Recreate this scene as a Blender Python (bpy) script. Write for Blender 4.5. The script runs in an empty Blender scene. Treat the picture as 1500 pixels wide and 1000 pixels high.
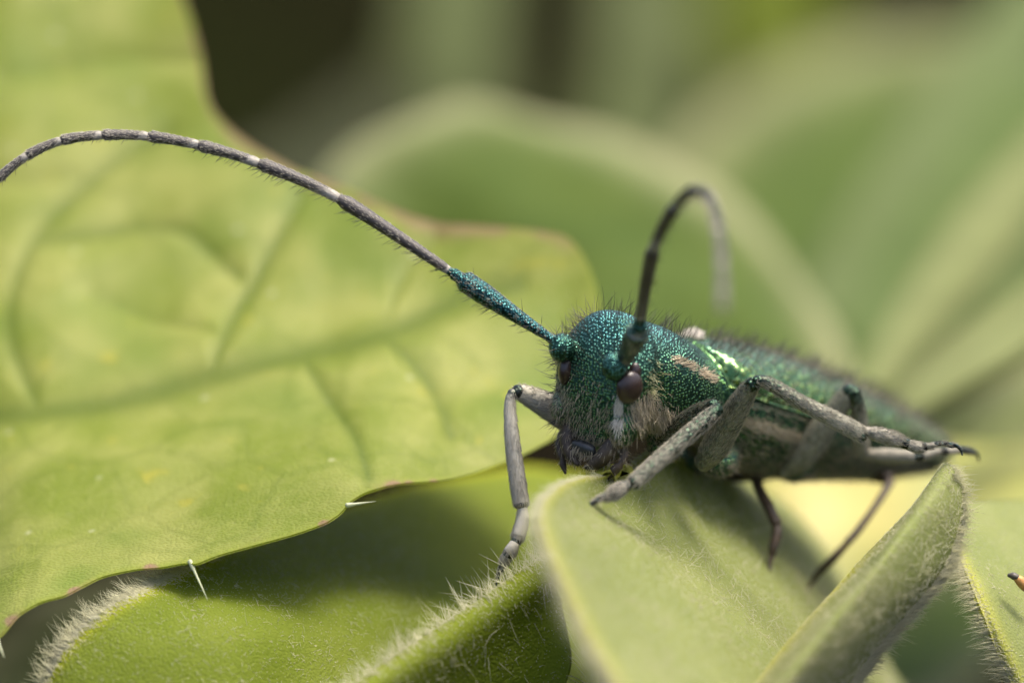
import bpy, math
import numpy as np
from mathutils import Vector

RNG = np.random.default_rng(11)
SC = bpy.context.scene
COL = SC.collection
# one unit is one millimetre.  Shapes are laid out in a level working frame (X right, Y away from the
# camera, Z up, origin at the beetle's face plane) and turned into the world by the camera's 20 degree pitch.
PITCH = math.radians(20.0)
CP, SP = math.cos(PITCH), math.sin(PITCH)
ROT = np.array([[1, 0, 0], [0, CP, SP], [0, -SP, CP]])
DIST = 150.0

# ------------------------------------------------------------------ camera, world, sun, exposure
cam = bpy.data.cameras.new('camera')
cam_ob = bpy.data.objects.new('camera', cam)
COL.objects.link(cam_ob)
cam_ob.location = Vector(ROT @ np.array([0, -DIST, 0]))
cam_ob.rotation_euler = (math.radians(90) - PITCH, 0, 0)
cam.lens = 360.0
cam.sensor_width = 36.0
cam.clip_start = 1.0
cam.clip_end = 100000.0
cam.dof.use_dof = True
cam.dof.focus_distance = DIST + .35
cam.dof.aperture_fstop = 0.36 / 5.6
SC.camera = cam_ob

SUN = np.array([0.30, -0.20, 0.93])
SUN = ROT @ (SUN / np.linalg.norm(SUN))
world = bpy.data.worlds.new('World')
SC.world = world
world.use_nodes = True
wn = world.node_tree.nodes
wl = world.node_tree.links
wn.clear()
sky = wn.new('ShaderNodeTexSky')
sky.sky_type = 'NISHITA'
sky.sun_disc = False
sky.air_density = 0.7
sky.dust_density = 5.0
sky.ozone_density = 0.3
sky.sun_elevation = math.asin(SUN[2])
sky.sun_rotation = math.atan2(SUN[0], SUN[1])
bgn = wn.new('ShaderNodeBackground')
bgn.inputs['Strength'].default_value = 0.15
wo = wn.new('ShaderNodeOutputWorld')
wl.new(sky.outputs[0], bgn.inputs[0])
wl.new(bgn.outputs[0], wo.inputs[0])
sl = bpy.data.lights.new('sun', 'SUN')
sl.energy = 2.0
sl.angle = math.radians(22.0)
sl.color = (1.0, 0.94, 0.82)
so = bpy.data.objects.new('sun', sl)
COL.objects.link(so)
so.rotation_euler = Vector(SUN).to_track_quat('Z', 'Y').to_euler()
SC.view_settings.view_transform = 'Standard'
SC.view_settings.look = 'None'
SC.view_settings.exposure = 1.55
SC.view_settings.gamma = 1.0
SC.cycles.use_denoising = True
SC.cycles.max_bounces = 8
SC.cycles.sample_clamp_indirect = 6.0
SC.unit_settings.system = 'METRIC'
SC.unit_settings.scale_length = 0.001


# ------------------------------------------------------------------ helpers
def F(px, py, Y):
    """frame point seen at picture position px, py (photo pixels) and depth Y behind the face plane"""
    k = (DIST + Y) / DIST / 100.0
    return np.array([(px - 750) * k, Y, (500 - py) * k])


def FN(a):
    a = np.asarray(a, float)
    k = (DIST + a[..., 2]) / DIST / 100.0
    return np.stack([(a[..., 0] - 750) * k, a[..., 2], (500 - a[..., 1]) * k], -1)


def spl(c, n):
    """uniform Catmull-Rom through the control rows c, n samples"""
    c = np.asarray(c, float)
    k = len(c)
    if k == 2:
        t = np.linspace(0, 1, n).reshape((-1,) + (1,) * (c.ndim - 1))
        return c[0] * (1 - t) + c[1] * t
    e = np.concatenate([[2 * c[0] - c[1]], c, [2 * c[-1] - c[-2]]])
    t = np.linspace(0, k - 1, n)
    i = np.minimum(t.astype(int), k - 2)
    f = (t - i).reshape((-1,) + (1,) * (c.ndim - 1))
    p0, p1, p2, p3 = e[i], e[i + 1], e[i + 2], e[i + 3]
    return 0.5 * (2 * p1 + (p2 - p0) * f + (2 * p0 - 5 * p1 + 4 * p2 - p3) * f ** 2 + (3 * p1 - p0 - 3 * p2 + p3) * f ** 3)


def norm(v):
    return v / np.maximum(np.linalg.norm(v, axis=-1, keepdims=True), 1e-9)


WLOC = {}


def raw_mesh(name, V, Fc, attrs=None, smooth=True):
    me = bpy.data.meshes.new(name)
    me.from_pydata([], [], [])
    Fc = np.asarray(Fc)
    if Fc.dtype == object or Fc.ndim == 1:
        me.from_pydata([tuple(v) for v in V], [], [tuple(f) for f in Fc])
    else:
        nf, m = Fc.shape
        me.vertices.add(len(V))
        me.vertices.foreach_set('co', np.asarray(V, np.float32).ravel())
        me.loops.add(nf * m)
        me.loops.foreach_set('vertex_index', Fc.astype(np.int32).ravel())
        me.polygons.add(nf)
        me.polygons.foreach_set('loop_start', np.arange(0, nf * m, m, dtype=np.int32))
        me.polygons.foreach_set('loop_total', np.full(nf, m, np.int32))
    if attrs:
        for k, a in attrs.items():
            at = me.attributes.new(k, 'FLOAT', 'POINT')
            at.data.foreach_set('value', np.asarray(a, np.float32))
    me.update(calc_edges=True)
    me.polygons.foreach_set('use_smooth', np.full(len(me.polygons), smooth))
    return me


def empty(name, base, parent=None):
    o = bpy.data.objects.new(name, None)
    COL.objects.link(o)
    w = ROT @ np.asarray(base, float)
    if parent is not None:
        o.parent = parent
        o.location = Vector(w - WLOC[parent.name])
    else:
        o.location = Vector(w)
    o.empty_display_size = 0.3
    WLOC[o.name] = w
    return o


def obj(name, V, Fc, mat, parent=None, base=None, attrs=None, smooth=True):
    """link one mesh given in working-frame coordinates"""
    V = np.asarray(V, float) @ ROT.T
    w = ROT @ np.asarray(base, float) if base is not None else V.mean(0)
    me = raw_mesh(name, V - w, Fc, attrs, smooth)
    me.materials.append(mat)
    o = bpy.data.objects.new(name, me)
    COL.objects.link(o)
    if parent is not None:
        o.parent = parent
        o.location = Vector(w - WLOC[parent.name])
    else:
        o.location = Vector(w)
    WLOC[o.name] = w
    return o


def tag(o, label=None, cat=None, group=None, kind=None):
    if label: o['label'] = label
    if cat: o['category'] = cat
    if group: o['group'] = group
    if kind: o['kind'] = kind
    return o


def grid_faces(n, m, closed=False, off=0):
    """quads of an n x m vertex grid; closed joins the last column to the first"""
    i, j = np.meshgrid(np.arange(n - 1), np.arange(m if closed else m - 1), indexing='ij')
    j2 = (j + 1) % m
    q = np.stack([i * m + j, i * m + j2, (i + 1) * m + j2, (i + 1) * m + j], -1).reshape(-1, 4)
    return q + off


def tube(path, n=40, m=20, sub=None, flat=1.0, flat_dir=None, caps=True):
    """closed tapering tube through rows (x, y, z, r)"""
    path = np.asarray(path, float)
    s = spl(path, n)
    P, r = s[:, :3], np.maximum(s[:, 3], 0.004)
    T = norm(np.gradient(P, axis=0))
    up = np.array([0, 0, 1.0]) if flat_dir is None else np.asarray(flat_dir, float)
    if abs(T[len(T) // 2] @ up) > 0.95:
        up = np.array([1.0, 0, 0])
    A = norm(up - (T @ up)[:, None] * T)
    B = np.cross(T, A)
    # rounded ends
    if caps:
        e = 5
        a = np.linspace(0, np.pi / 2, e, endpoint=False)
        P = np.concatenate([P[:1] - T[:1] * (np.cos(a) * r[0])[:, None] * .8, P, P[-1:] + T[-1:] * (np.sin(a + np.pi / 2 / e) * r[-1])[:, None] * .8])
        A = np.concatenate([np.repeat(A[:1], e, 0), A, np.repeat(A[-1:], e, 0)])
        B = np.concatenate([np.repeat(B[:1], e, 0), B, np.repeat(B[-1:], e, 0)])
        r = np.concatenate([np.sin(a) * r[0] + 1e-3, r, np.cos(a + np.pi / 2 / e) * r[-1] + 1e-3])
    th = np.linspace(0, 2 * np.pi, m, endpoint=False)
    V = P[:, None, :] + r[:, None, None] * (np.cos(th)[None, :, None] * A[:, None, :] + flat * np.sin(th)[None, :, None] * B[:, None, :])
    N = len(P)
    return V.reshape(-1, 3), grid_faces(N, m, True)[:, ::-1]


def tubeP(path, **k):
    """tube with rows (px, py, Y, r)"""
    path = np.asarray(path, float)
    return tube(np.concatenate([FN(path[:, :3]), path[:, 3:]], 1), **k)


def ellipsoid(c, ax, n=24, m=32, p=2.0):
    """ax: three axis vectors (3x3 rows, with their radii)"""
    ph = np.linspace(0.02, np.pi - 0.02, n)
    th = np.linspace(0, 2 * np.pi, m, endpoint=False)
    f = lambda v: np.sign(v) * np.abs(v) ** (2 / p)
    x = f(np.sin(ph))[:, None] * f(np.cos(th))[None]
    y = f(np.sin(ph))[:, None] * f(np.sin(th))[None]
    z = np.repeat(f(np.cos(ph))[:, None], m, 1)
    V = np.asarray(c) + x[..., None] * ax[0] + y[..., None] * ax[1] + z[..., None] * ax[2]
    return V.reshape(-1, 3), grid_faces(n, m, True)


def merge(parts):
    V, Q, o = [], [], 0
    for v, f in parts:
        V.append(v); Q.append(np.asarray(f) + o); o += len(v)
    return np.concatenate(V), np.concatenate(Q)


def sample(V, Q, n, weight=None, rng=RNG):
    """n random surface points of a quad mesh with normals and the index of their quad"""
    V = np.asarray(V); Q = np.asarray(Q)
    a, b, c, d = V[Q[:, 0]], V[Q[:, 1]], V[Q[:, 2]], V[Q[:, 3]]
    nrm = np.cross(c - a, d - b)
    ar = np.linalg.norm(nrm, axis=1)
    w = ar if weight is None else ar * np.maximum(weight[Q].mean(1), 0)
    w = w / w.sum()
    k = rng.choice(len(Q), n, p=w)
    u, v = rng.random(n)[:, None], rng.random(n)[:, None]
    P = (a[k] * (1 - u) + b[k] * u) * (1 - v) + (d[k] * (1 - u) + c[k] * u) * v
    return P, nrm[k] / np.maximum(ar[k], 1e-12)[:, None], k


def hairs(P, D, L, R, bend=None, rng=RNG):
    """thin three-sided tapering hairs: quads closed to a fine tip"""
    n = len(P)
    L = np.broadcast_to(np.asarray(L, float), (n,))[:, None]
    R = np.broadcast_to(np.asarray(R, float), (n,))[:, None]
    D = norm(D)
    if bend is None:
        bend = np.zeros((n, 3))
    a = norm(np.cross(D, np.array([0.3, 0.5, 0.81]) + rng.normal(0, .2, (n, 3))))
    b = np.cross(D, a)
    rings = []
    for t, rr in ((0, 1.0), (.38, .85), (.72, .55), (1.0, .12)):
        c = P + D * L * t + bend * L * t * t
        for k in range(3):
            th = k * 2 * np.pi / 3
            rings.append(c + R * rr * (math.cos(th) * a + math.sin(th) * b))
    V = np.stack(rings, 1).reshape(-1, 3)
    q = []
    for i in range(3):
        for k in range(3):
            q.append([i * 3 + k, i * 3 + (k + 1) % 3, (i + 1) * 3 + (k + 1) % 3, (i + 1) * 3 + k])
    q = np.array(q)
    Q = (q[None] + (np.arange(n) * 12)[:, None, None]).reshape(-1, 4)
    return V, Q


def vnormals(V, Q):
    a, b, c, d = V[Q[:, 0]], V[Q[:, 1]], V[Q[:, 2]], V[Q[:, 3]]
    n = np.cross(c - a, d - b)
    N = np.zeros_like(V)
    for k in range(4):
        np.add.at(N, Q[:, k], n)
    return norm(N)


# ------------------------------------------------------------------ materials
def new_mat(name):
    m = bpy.data.materials.new(name)
    m.use_nodes = True
    nt = m.node_tree
    nt.nodes.clear()
    return m, nt, nt.nodes.new('ShaderNodeOutputMaterial')


def nd(nt, t, **kw):
    n = nt.nodes.new(t)
    for k, v in kw.items():
        if k in n.inputs.keys():
            n.inputs[k].default_value = v
        else:
            setattr(n, k, v)
    return n


def mixc(nt, fac, a, b, blend='MIX'):
    n = nt.nodes.new('ShaderNodeMix')
    n.data_type = 'RGBA'
    n.blend_type = blend
    for s, v in ((0, fac), (6, a), (7, b)):
        if isinstance(v, bpy.types.NodeSocket):
            nt.links.new(v, n.inputs[s])
        elif s == 0:
            n.inputs[0].default_value = v
        else:
            n.inputs[s].default_value = (*v, 1) if len(v) == 3 else v
    return n.outputs[2]


def mathn(nt, op, a, b=0.0, clamp=False):
    n = nt.nodes.new('ShaderNodeMath')
    n.operation = op
    n.use_clamp = clamp
    for i, v in enumerate((a, b)):
        if isinstance(v, bpy.types.NodeSocket):
            nt.links.new(v, n.inputs[i])
        else:
            n.inputs[i].default_value = v
    return n.outputs[0]


def ramp(nt, src, a, b, smooth=True):
    n = nt.nodes.new('ShaderNodeMapRange')
    n.interpolation_type = 'SMOOTHSTEP' if smooth else 'LINEAR'
    n.inputs['From Min'].default_value = a
    n.inputs['From Max'].default_value = b
    nt.links.new(src, n.inputs['Value'])
    return n.outputs[0]


def attr(nt, name):
    n = nt.nodes.new('ShaderNodeAttribute')
    n.attribute_name = name
    return n.outputs['Fac']


def noise(nt, scale, detail=3.0, rough=.55, vec=None, w=None):
    n = nd(nt, 'ShaderNodeTexNoise', Scale=scale, Detail=detail, Roughness=rough)
    if vec is not None:
        nt.links.new(vec, n.inputs['Vector'])
    return n.outputs['Fac']


def leaf_mat(name, base, light, vein, edge, trans, transl=0.45, rough=.42, grain=22., grain_h=.5, spec=.4, blotch=None, hairy=0.0, net=False):
    """leaf: mottled green over two sizes, veins and margin from the mesh attributes, light passing through"""
    m, nt, out = new_mat(name)
    co = nt.nodes.new('ShaderNodeTexCoord').outputs['Object']
    n1 = noise(nt, .55, 4, .6, co)
    n2 = noise(nt, 5.0, 3, .6, co)
    c = mixc(nt, ramp(nt, n1, .35, .68), base, light)
    c = mixc(nt, mathn(nt, 'MULTIPLY', ramp(nt, n2, .45, .75), .35), c, light)
    if net:      # net of fine veins, yellow specks, pale specks with sparkle glints painted in, deeper green patches
        wv = nd(nt, 'ShaderNodeTexNoise', Scale=1.3, Detail=2.0)
        nt.links.new(co, wv.inputs['Vector'])
        va = nt.nodes.new('ShaderNodeMix'); va.data_type = 'VECTOR'; va.inputs[0].default_value = .25
        nt.links.new(co, va.inputs[4]); nt.links.new(wv.outputs['Color'], va.inputs[5])
        for sc_, amt in ((.75, .26), (2.6, .12)):
            ve = nd(nt, 'ShaderNodeTexVoronoi', Scale=sc_, feature='DISTANCE_TO_EDGE')
            nt.links.new(va.outputs[1], ve.inputs['Vector'])
            c = mixc(nt, mathn(nt, 'MULTIPLY', ramp(nt, ve.outputs['Distance'], .055, .0), amt), c, vein)
        c = mixc(nt, mathn(nt, 'MULTIPLY', ramp(nt, noise(nt, .38, 2, .5, co), .52, .72), .75), c, (base[0] * .62, base[1] * .82, base[2] * .5))
        c = mixc(nt, mathn(nt, 'MULTIPLY', ramp(nt, noise(nt, 1.9, 2, .5, co), .66, .76), .7), c, (.34, .31, .03))
        sp = nd(nt, 'ShaderNodeTexVoronoi', Scale=1.15)
        nt.links.new(co, sp.inputs['Vector'])
        c = mixc(nt, mathn(nt, 'MULTIPLY', ramp(nt, sp.outputs['Distance'], .10, .05), .55), c, (.5, .5, .3))
    vn = attr(nt, 'vein')
    c = mixc(nt, vn, c, vein)
    eg = attr(nt, 'edge')
    c = mixc(nt, eg, c, edge)
    if blotch is not None:
        bl = attr(nt, 'blotch')
        nb = noise(nt, 1.6, 2, .5, co)
        c = mixc(nt, mathn(nt, 'MULTIPLY', bl, ramp(nt, mathn(nt, 'ADD', nb, mathn(nt, 'MULTIPLY', bl, .3)), .55, .75)), c, blotch)
    # fine cells of the skin
    vor = nd(nt, 'ShaderNodeTexVoronoi', Scale=grain)
    nt.links.new(co, vor.inputs['Vector'])
    n3 = noise(nt, grain * .45, 3, .6, co)
    h = mathn(nt, 'ADD', mathn(nt, 'MULTIPLY', vor.outputs['Distance'], -1.0), n3)
    bp = nd(nt, 'ShaderNodeBump', Strength=grain_h, Distance=.03)
    nt.links.new(h, bp.inputs['Height'])
    c2 = mixc(nt, mathn(nt, 'MULTIPLY', ramp(nt, vor.outputs['Distance'], .25, .6), .22), c, light)
    p = nd(nt, 'ShaderNodeBsdfPrincipled', Roughness=rough)
    p.inputs['Specular IOR Level'].default_value = spec
    if hairy:
        p.inputs['Sheen Weight'].default_value = hairy
        p.inputs['Sheen Roughness'].default_value = .5
    nt.links.new(c2, p.inputs['Base Color'])
    nt.links.new(bp.outputs[0], p.inputs['Normal'])
    t = nt.nodes.new('ShaderNodeBsdfTranslucent')
    tc = mixc(nt, .75, c2, trans)
    nt.links.new(tc, t.inputs['Color'])
    nt.links.new(bp.outputs[0], t.inputs['Normal'])
    mx = nt.nodes.new('ShaderNodeMixShader')
    mx.inputs[0].default_value = transl
    nt.links.new(p.outputs[0], mx.inputs[1])
    nt.links.new(t.outputs[0], mx.inputs[2])
    nt.links.new(mx.outputs[0], out.inputs[0])
    return m


def hair_mat(name, col, transl=.35, rough=.35):
    m, nt, out = new_mat(name)
    oi = nt.nodes.new('ShaderNodeTexCoord').outputs['Object']
    c = mixc(nt, noise(nt, 3.0, 2, .5, oi), tuple(x * .75 for x in col), tuple(min(1, x * 1.2) for x in col))
    p = nd(nt, 'ShaderNodeBsdfPrincipled', Roughness=rough)
    nt.links.new(c, p.inputs['Base Color'])
    t = nt.nodes.new('ShaderNodeBsdfTranslucent')
    nt.links.new(c, t.inputs['Color'])
    mx = nt.nodes.new('ShaderNodeMixShader')
    mx.inputs[0].default_value = transl
    nt.links.new(p.outputs[0], mx.inputs[1])
    nt.links.new(t.outputs[0], mx.inputs[2])
    nt.links.new(mx.outputs[0], out.inputs[0])
    return m


def cuticle_mat(name, green, blue, dark, felt, cell=20., pit=.75, rough=.3, stretch=None, metallic=.9, fnoise=.7, ftone=.55):
    """punctured metallic cuticle; 'tint' leads from green to blue, 'felt' covers it with short pale pubescence"""
    m, nt, out = new_mat(name)
    co = nt.nodes.new('ShaderNodeTexCoord').outputs['Object']
    if stretch:
        mp = nt.nodes.new('ShaderNodeMapping')
        mp.inputs['Scale'].default_value = stretch
        nt.links.new(co, mp.inputs['Vector'])
        vec = mp.outputs[0]
    else:
        vec = co
    ti = attr(nt, 'tint')
    nz = noise(nt, 2.2, 3, .6, co)
    tt = mathn(nt, 'ADD', ti, mathn(nt, 'MULTIPLY', mathn(nt, 'SUBTRACT', nz, .5), .9), clamp=True)
    c = mixc(nt, tt, green, blue)
    v = nd(nt, 'ShaderNodeTexVoronoi', Scale=cell)
    v.inputs['Randomness'].default_value = .62
    nt.links.new(vec, v.inputs['Vector'])
    lip = ramp(nt, v.outputs['Distance'], .62, .05)
    c = mixc(nt, lip, dark, c)
    fine = noise(nt, cell * 3.1, 2, .6, co)
    fa = attr(nt, 'felt')
    fn = noise(nt, 9.0, 3, .65, co)
    ff = ramp(nt, mathn(nt, 'ADD', fa, mathn(nt, 'MULTIPLY', mathn(nt, 'SUBTRACT', fn, .5), fnoise)), .30, .72)
    fcol = mixc(nt, noise(nt, 26., 3, .7, co), tuple(x * ftone for x in felt), tuple(x * (1.7 - ftone) for x in felt))
    c = mixc(nt, ff, c, fcol)
    h = mathn(nt, 'MULTIPLY', mathn(nt, 'ADD', lip, mathn(nt, 'MULTIPLY', fine, .25)), mathn(nt, 'SUBTRACT', 1.0, mathn(nt, 'MULTIPLY', ff, .8)))
    bp = nd(nt, 'ShaderNodeBump', Strength=pit, Distance=.035)
    nt.links.new(h, bp.inputs['Height'])
    p = nt.nodes.new('ShaderNodeBsdfPrincipled')
    nt.links.new(c, p.inputs['Base Color'])
    nt.links.new(mathn(nt, 'MULTIPLY', mathn(nt, 'SUBTRACT', 1.0, ff), metallic), p.inputs['Metallic'])
    nt.links.new(mathn(nt, 'ADD', rough, mathn(nt, 'MULTIPLY', ff, .4)), p.inputs['Roughness'])
    nt.links.new(bp.outputs[0], p.inputs['Normal'])
    nt.links.new(p.outputs[0], out.inputs[0])
    return m


def plain_mat(name, a, b, scale=8., rough=.5, metallic=0., bump=.3, bscale=30.):
    m, nt, out = new_mat(name)
    co = nt.nodes.new('ShaderNodeTexCoord').outputs['Object']
    c = mixc(nt, ramp(nt, noise(nt, scale, 4, .6, co), .35, .65), a, b)
    p = nd(nt, 'ShaderNodeBsdfPrincipled', Roughness=rough, Metallic=metallic)
    nt.links.new(c, p.inputs['Base Color'])
    bp = nd(nt, 'ShaderNodeBump', Strength=bump, Distance=.02)
    nt.links.new(noise(nt, bscale, 3, .6, co), bp.inputs['Height'])
    nt.links.new(bp.outputs[0], p.inputs['Normal'])
    nt.links.new(p.outputs[0], out.inputs[0])
    return m


M_HAIR_WHITE = hair_mat('leaf_hair', (.70, .68, .48), .6)
M_HAIR_DARK = hair_mat('dark_bristle', (.035, .03, .02), .1)
M_HAIR_TAN = hair_mat('tan_pubescence', (.42, .36, .25), .25, .5)
M_HAIR_DUSK = hair_mat('dusky_pubescence', (.16, .14, .10), .2, .5)
M_HAIR_GREY = hair_mat('grey_pubescence', (.38, .35, .27), .25, .5)

M_TOOTHED = leaf_mat('toothed_leaf', (.15, .20, .014), (.29, .305, .075), (.065, .11, .003), (.22, .26, .03), (.40, .45, .01), .48, .45, 20., .42, .25, blotch=(.26, .15, .10), net=True)
M_FUZZY = leaf_mat('fuzzy_leaf', (.14, .185, .018), (.19, .23, .034), (.10, .14, .015), (.42, .43, .02), (.38, .47, .005), .5, .6, 22., .5, .06)
M_FUZZY_PALE = leaf_mat('fuzzy_pale_leaf', (.19, .225, .065), (.25, .275, .095), (.13, .17, .04), (.44, .43, .06), (.36, .41, .035), .45, .55, 22., .4, .18)
M_SUN_GLOW = leaf_mat('sunlit_glow_leaf', (.38, .33, .085), (.46, .41, .12), (.30, .29, .05), (.20, .23, .04), (.55, .46, .08), .4, .5, 10., .2)  # yellow centre and greener margin paint in the glow of sunlight
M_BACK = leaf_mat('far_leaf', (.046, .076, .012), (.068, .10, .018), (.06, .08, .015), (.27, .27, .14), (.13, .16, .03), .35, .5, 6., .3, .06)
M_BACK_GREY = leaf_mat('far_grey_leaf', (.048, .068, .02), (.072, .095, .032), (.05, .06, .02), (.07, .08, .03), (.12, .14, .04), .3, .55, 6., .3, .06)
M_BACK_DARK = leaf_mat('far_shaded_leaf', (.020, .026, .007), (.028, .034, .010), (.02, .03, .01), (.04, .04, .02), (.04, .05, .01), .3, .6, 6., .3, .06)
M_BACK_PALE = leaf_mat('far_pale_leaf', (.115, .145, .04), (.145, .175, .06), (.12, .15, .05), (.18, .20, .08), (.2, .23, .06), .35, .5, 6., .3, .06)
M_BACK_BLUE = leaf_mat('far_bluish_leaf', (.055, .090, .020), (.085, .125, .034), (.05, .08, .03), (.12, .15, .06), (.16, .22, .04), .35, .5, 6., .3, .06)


# ------------------------------------------------------------------ ground
def ground():
    n = 60
    g = np.sinh(np.linspace(-6, 6, n)) / math.sinh(6) * 6000
    X, Y = np.meshgrid(g, g, indexing='ij')
    Z = -62 + 3.0 * np.sin(X * .09 + 1) * np.cos(Y * .07) + 1.5 * np.sin(X * .31 + Y * .22)
    V = np.stack([X, Y, Z], -1).reshape(-1, 3) @ ROT      # world to frame
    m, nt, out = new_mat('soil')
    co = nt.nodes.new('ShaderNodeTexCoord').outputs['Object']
    c = mixc(nt, ramp(nt, noise(nt, .035, 5, .6, co), .45, .62), (.006, .005, .003), (.008, .010, .003))  # darker than bare soil, the shade among the plants is in these tones
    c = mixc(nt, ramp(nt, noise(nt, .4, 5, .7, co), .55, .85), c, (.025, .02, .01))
    p = nd(nt, 'ShaderNodeBsdfPrincipled', Roughness=1.0)
    p.inputs['Specular IOR Level'].default_value = 0.0
    nt.links.new(c, p.inputs['Base Color'])
    bp = nd(nt, 'ShaderNodeBump', Strength=.8, Distance=2.0)
    nt.links.new(noise(nt, .5, 6, .65, co), bp.inputs['Height'])
    nt.links.new(bp.outputs[0], p.inputs['Normal'])
    nt.links.new(p.outputs[0], out.inputs[0])
    tag(obj('ground', V, grid_faces(n, n)[:, ::-1], m), 'soil seen far below the leaves, shade darkened into its colour', None, kind='structure')


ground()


# ------------------------------------------------------------------ leaves
def pline_dist(P, line):
    """distance of points P (n,2) to a polyline"""
    line = spl(np.asarray(line, float), len(line) * 6)
    d = np.full(len(P), 1e9)
    for a, b in zip(line[:-1], line[1:]):
        ab = b - a
        t = np.clip(((P - a) @ ab) / max(ab @ ab, 1e-9), 0, 1)
        d = np.minimum(d, np.hypot(*(P - a - t[:, None] * ab).T))
    return d


def leaf(name, net, mat, nu=90, nv=60, thick=.12, relief=None, edges=('v0', 'v1', 'u0', 'u1'), edge_w=.25, vein=None, lin=False, relax=0,
         blotch_w=None, blotch_f=None, wav=.0, edge_wave=0., parent=None, seed=3, curl=0.0):
    """a blade of real thickness through a net of control rows [u][v] of (px, py, Y)"""
    net = np.asarray(net, float)
    if lin:
        ti = np.linspace(0, len(net) - 1, nu)
        g = np.stack([[np.interp(ti, np.arange(len(net)), net[:, j, q]) for q in range(3)] for j in range(net.shape[1])])
        kr = np.exp(-(np.arange(-12, 13) / 4.0) ** 2); kr /= kr.sum()
        g = np.stack([[np.convolve(np.pad(g[j, q], 12, 'reflect', reflect_type='odd'), kr, 'valid') for q in range(3)] for j in range(net.shape[1])])
        g = np.moveaxis(g, 2, 0).swapaxes(1, 1)
    else:
        g = spl(net, nu)
    g = np.swapaxes(spl(np.swapaxes(g, 0, 1), nv), 0, 1)
    pix = g[..., :2].copy()
    for _ in range(relax):
        g[1:-1, 1:-1] += .5 * ((g[2:, 1:-1] + g[:-2, 1:-1] + g[1:-1, 2:] + g[1:-1, :-2]) / 4 - g[1:-1, 1:-1])
    P = FN(g)
    du = np.gradient(P, axis=0); dv = np.gradient(P, axis=1)
    N = norm(np.cross(du, dv))
    sgn = -np.sign(N[..., 1].mean())
    N = N * sgn                                              # towards the camera
    # distance to the chosen margins, in mm
    su = np.concatenate([np.zeros((1, nv)), np.cumsum(np.linalg.norm(np.diff(P, axis=0), axis=2), 0)])
    sv = np.concatenate([np.zeros((nu, 1)), np.cumsum(np.linalg.norm(np.diff(P, axis=1), axis=2), 1)], 1)
    dist = np.full((nu, nv), 1e3)
    for e in edges:
        dist = np.minimum(dist, {'u0': su, 'u1': su[-1:] - su, 'v0': sv, 'v1': sv[:, -1:] - sv}[e])
    r = np.random.default_rng(seed)
    h = np.zeros((nu, nv))
    for k in range(7):
        f = r.normal(0, 1, 3) * (.5 + .35 * k)
        h += np.sin(P @ f + r.random() * 6.3) / (1 + .6 * k)
    h *= wav
    vn = np.zeros((nu, nv))
    if relief is not None:
        hh, vn = relief(pix.reshape(-1, 2), P.reshape(-1, 3))
        h = h + hh.reshape(nu, nv); vn = vn.reshape(nu, nv)
    P = P + N * h[..., None]
    du = np.gradient(P, axis=0); dv = np.gradient(P, axis=1)
    N = norm(np.cross(du, dv)) * sgn
    tk = thick * np.clip(dist / .12, .12, 1) ** .5
    top = P.reshape(-1, 3)
    bot = (P - N * tk[..., None]).reshape(-1, 3)
    V = np.concatenate([top, bot])
    n = nu * nv
    q = grid_faces(nu, nv)
    rim = []
    idx = np.arange(n).reshape(nu, nv)
    loop = np.concatenate([idx[:-1, 0], idx[-1, :-1], idx[:0:-1, -1], idx[0, :0:-1]])
    nx = np.roll(loop, -1)
    rim = np.stack([loop, nx, nx + n, loop + n], 1)
    if sgn > 0:
        Q = np.concatenate([q, q[:, ::-1] + n, rim[:, ::-1]])
    else:
        Q = np.concatenate([q[:, ::-1], q + n, rim])
    eg = np.exp(-(dist / edge_w) ** 2).ravel()
    bl = np.exp(-(dist / (blotch_w or .2)) ** 2).ravel()
    if blotch_f is not None:
        bl = np.maximum(bl, np.exp(-(dist / .5) ** 2).ravel() * (blotch_f(pix.reshape(-1, 2)) > 1)) * blotch_f(pix.reshape(-1, 2))
    attrs = {'edge': np.tile(eg, 2), 'vein': np.tile(vn.ravel(), 2), 'blotch': np.tile(bl, 2)}
    o = obj(name, V, Q, mat, parent, attrs=attrs)
    tri = q if sgn > 0 else q[:, ::-1]
    return o, dict(V=top, Q=tri, N=N.reshape(-1, 3), pix=pix.reshape(-1, 2), dist=dist.ravel(), P=P, grid=(nu, nv))


def leaf_fur(o, L, n, length, rad, comb, weight=None, bend=(0, 0, -.25), spread=.35, mat=None, seed=1, name='leaf_hairs', lean=.5):
    r = np.random.default_rng(seed)
    P, N, k = sample(L['V'], L['Q'], n, weight, r)
    D = N + lean * np.asarray(comb) + r.normal(0, spread, (n, 3))
    ln = length * (.45 + .8 * r.random(n))
    V, Q = hairs(P - N * .01, D, ln, rad * (.7 + .6 * r.random(n)), np.asarray(bend) + r.normal(0, .22, (n, 3)), r)
    h = obj(name, V, Q, mat or M_HAIR_WHITE, o)
    h['kind'] = 'stuff'
    return h


def rows(*cols):
    """columns of equal length to a net [u][v]"""
    return np.swapaxes(np.array(cols, float), 0, 1)


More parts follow.
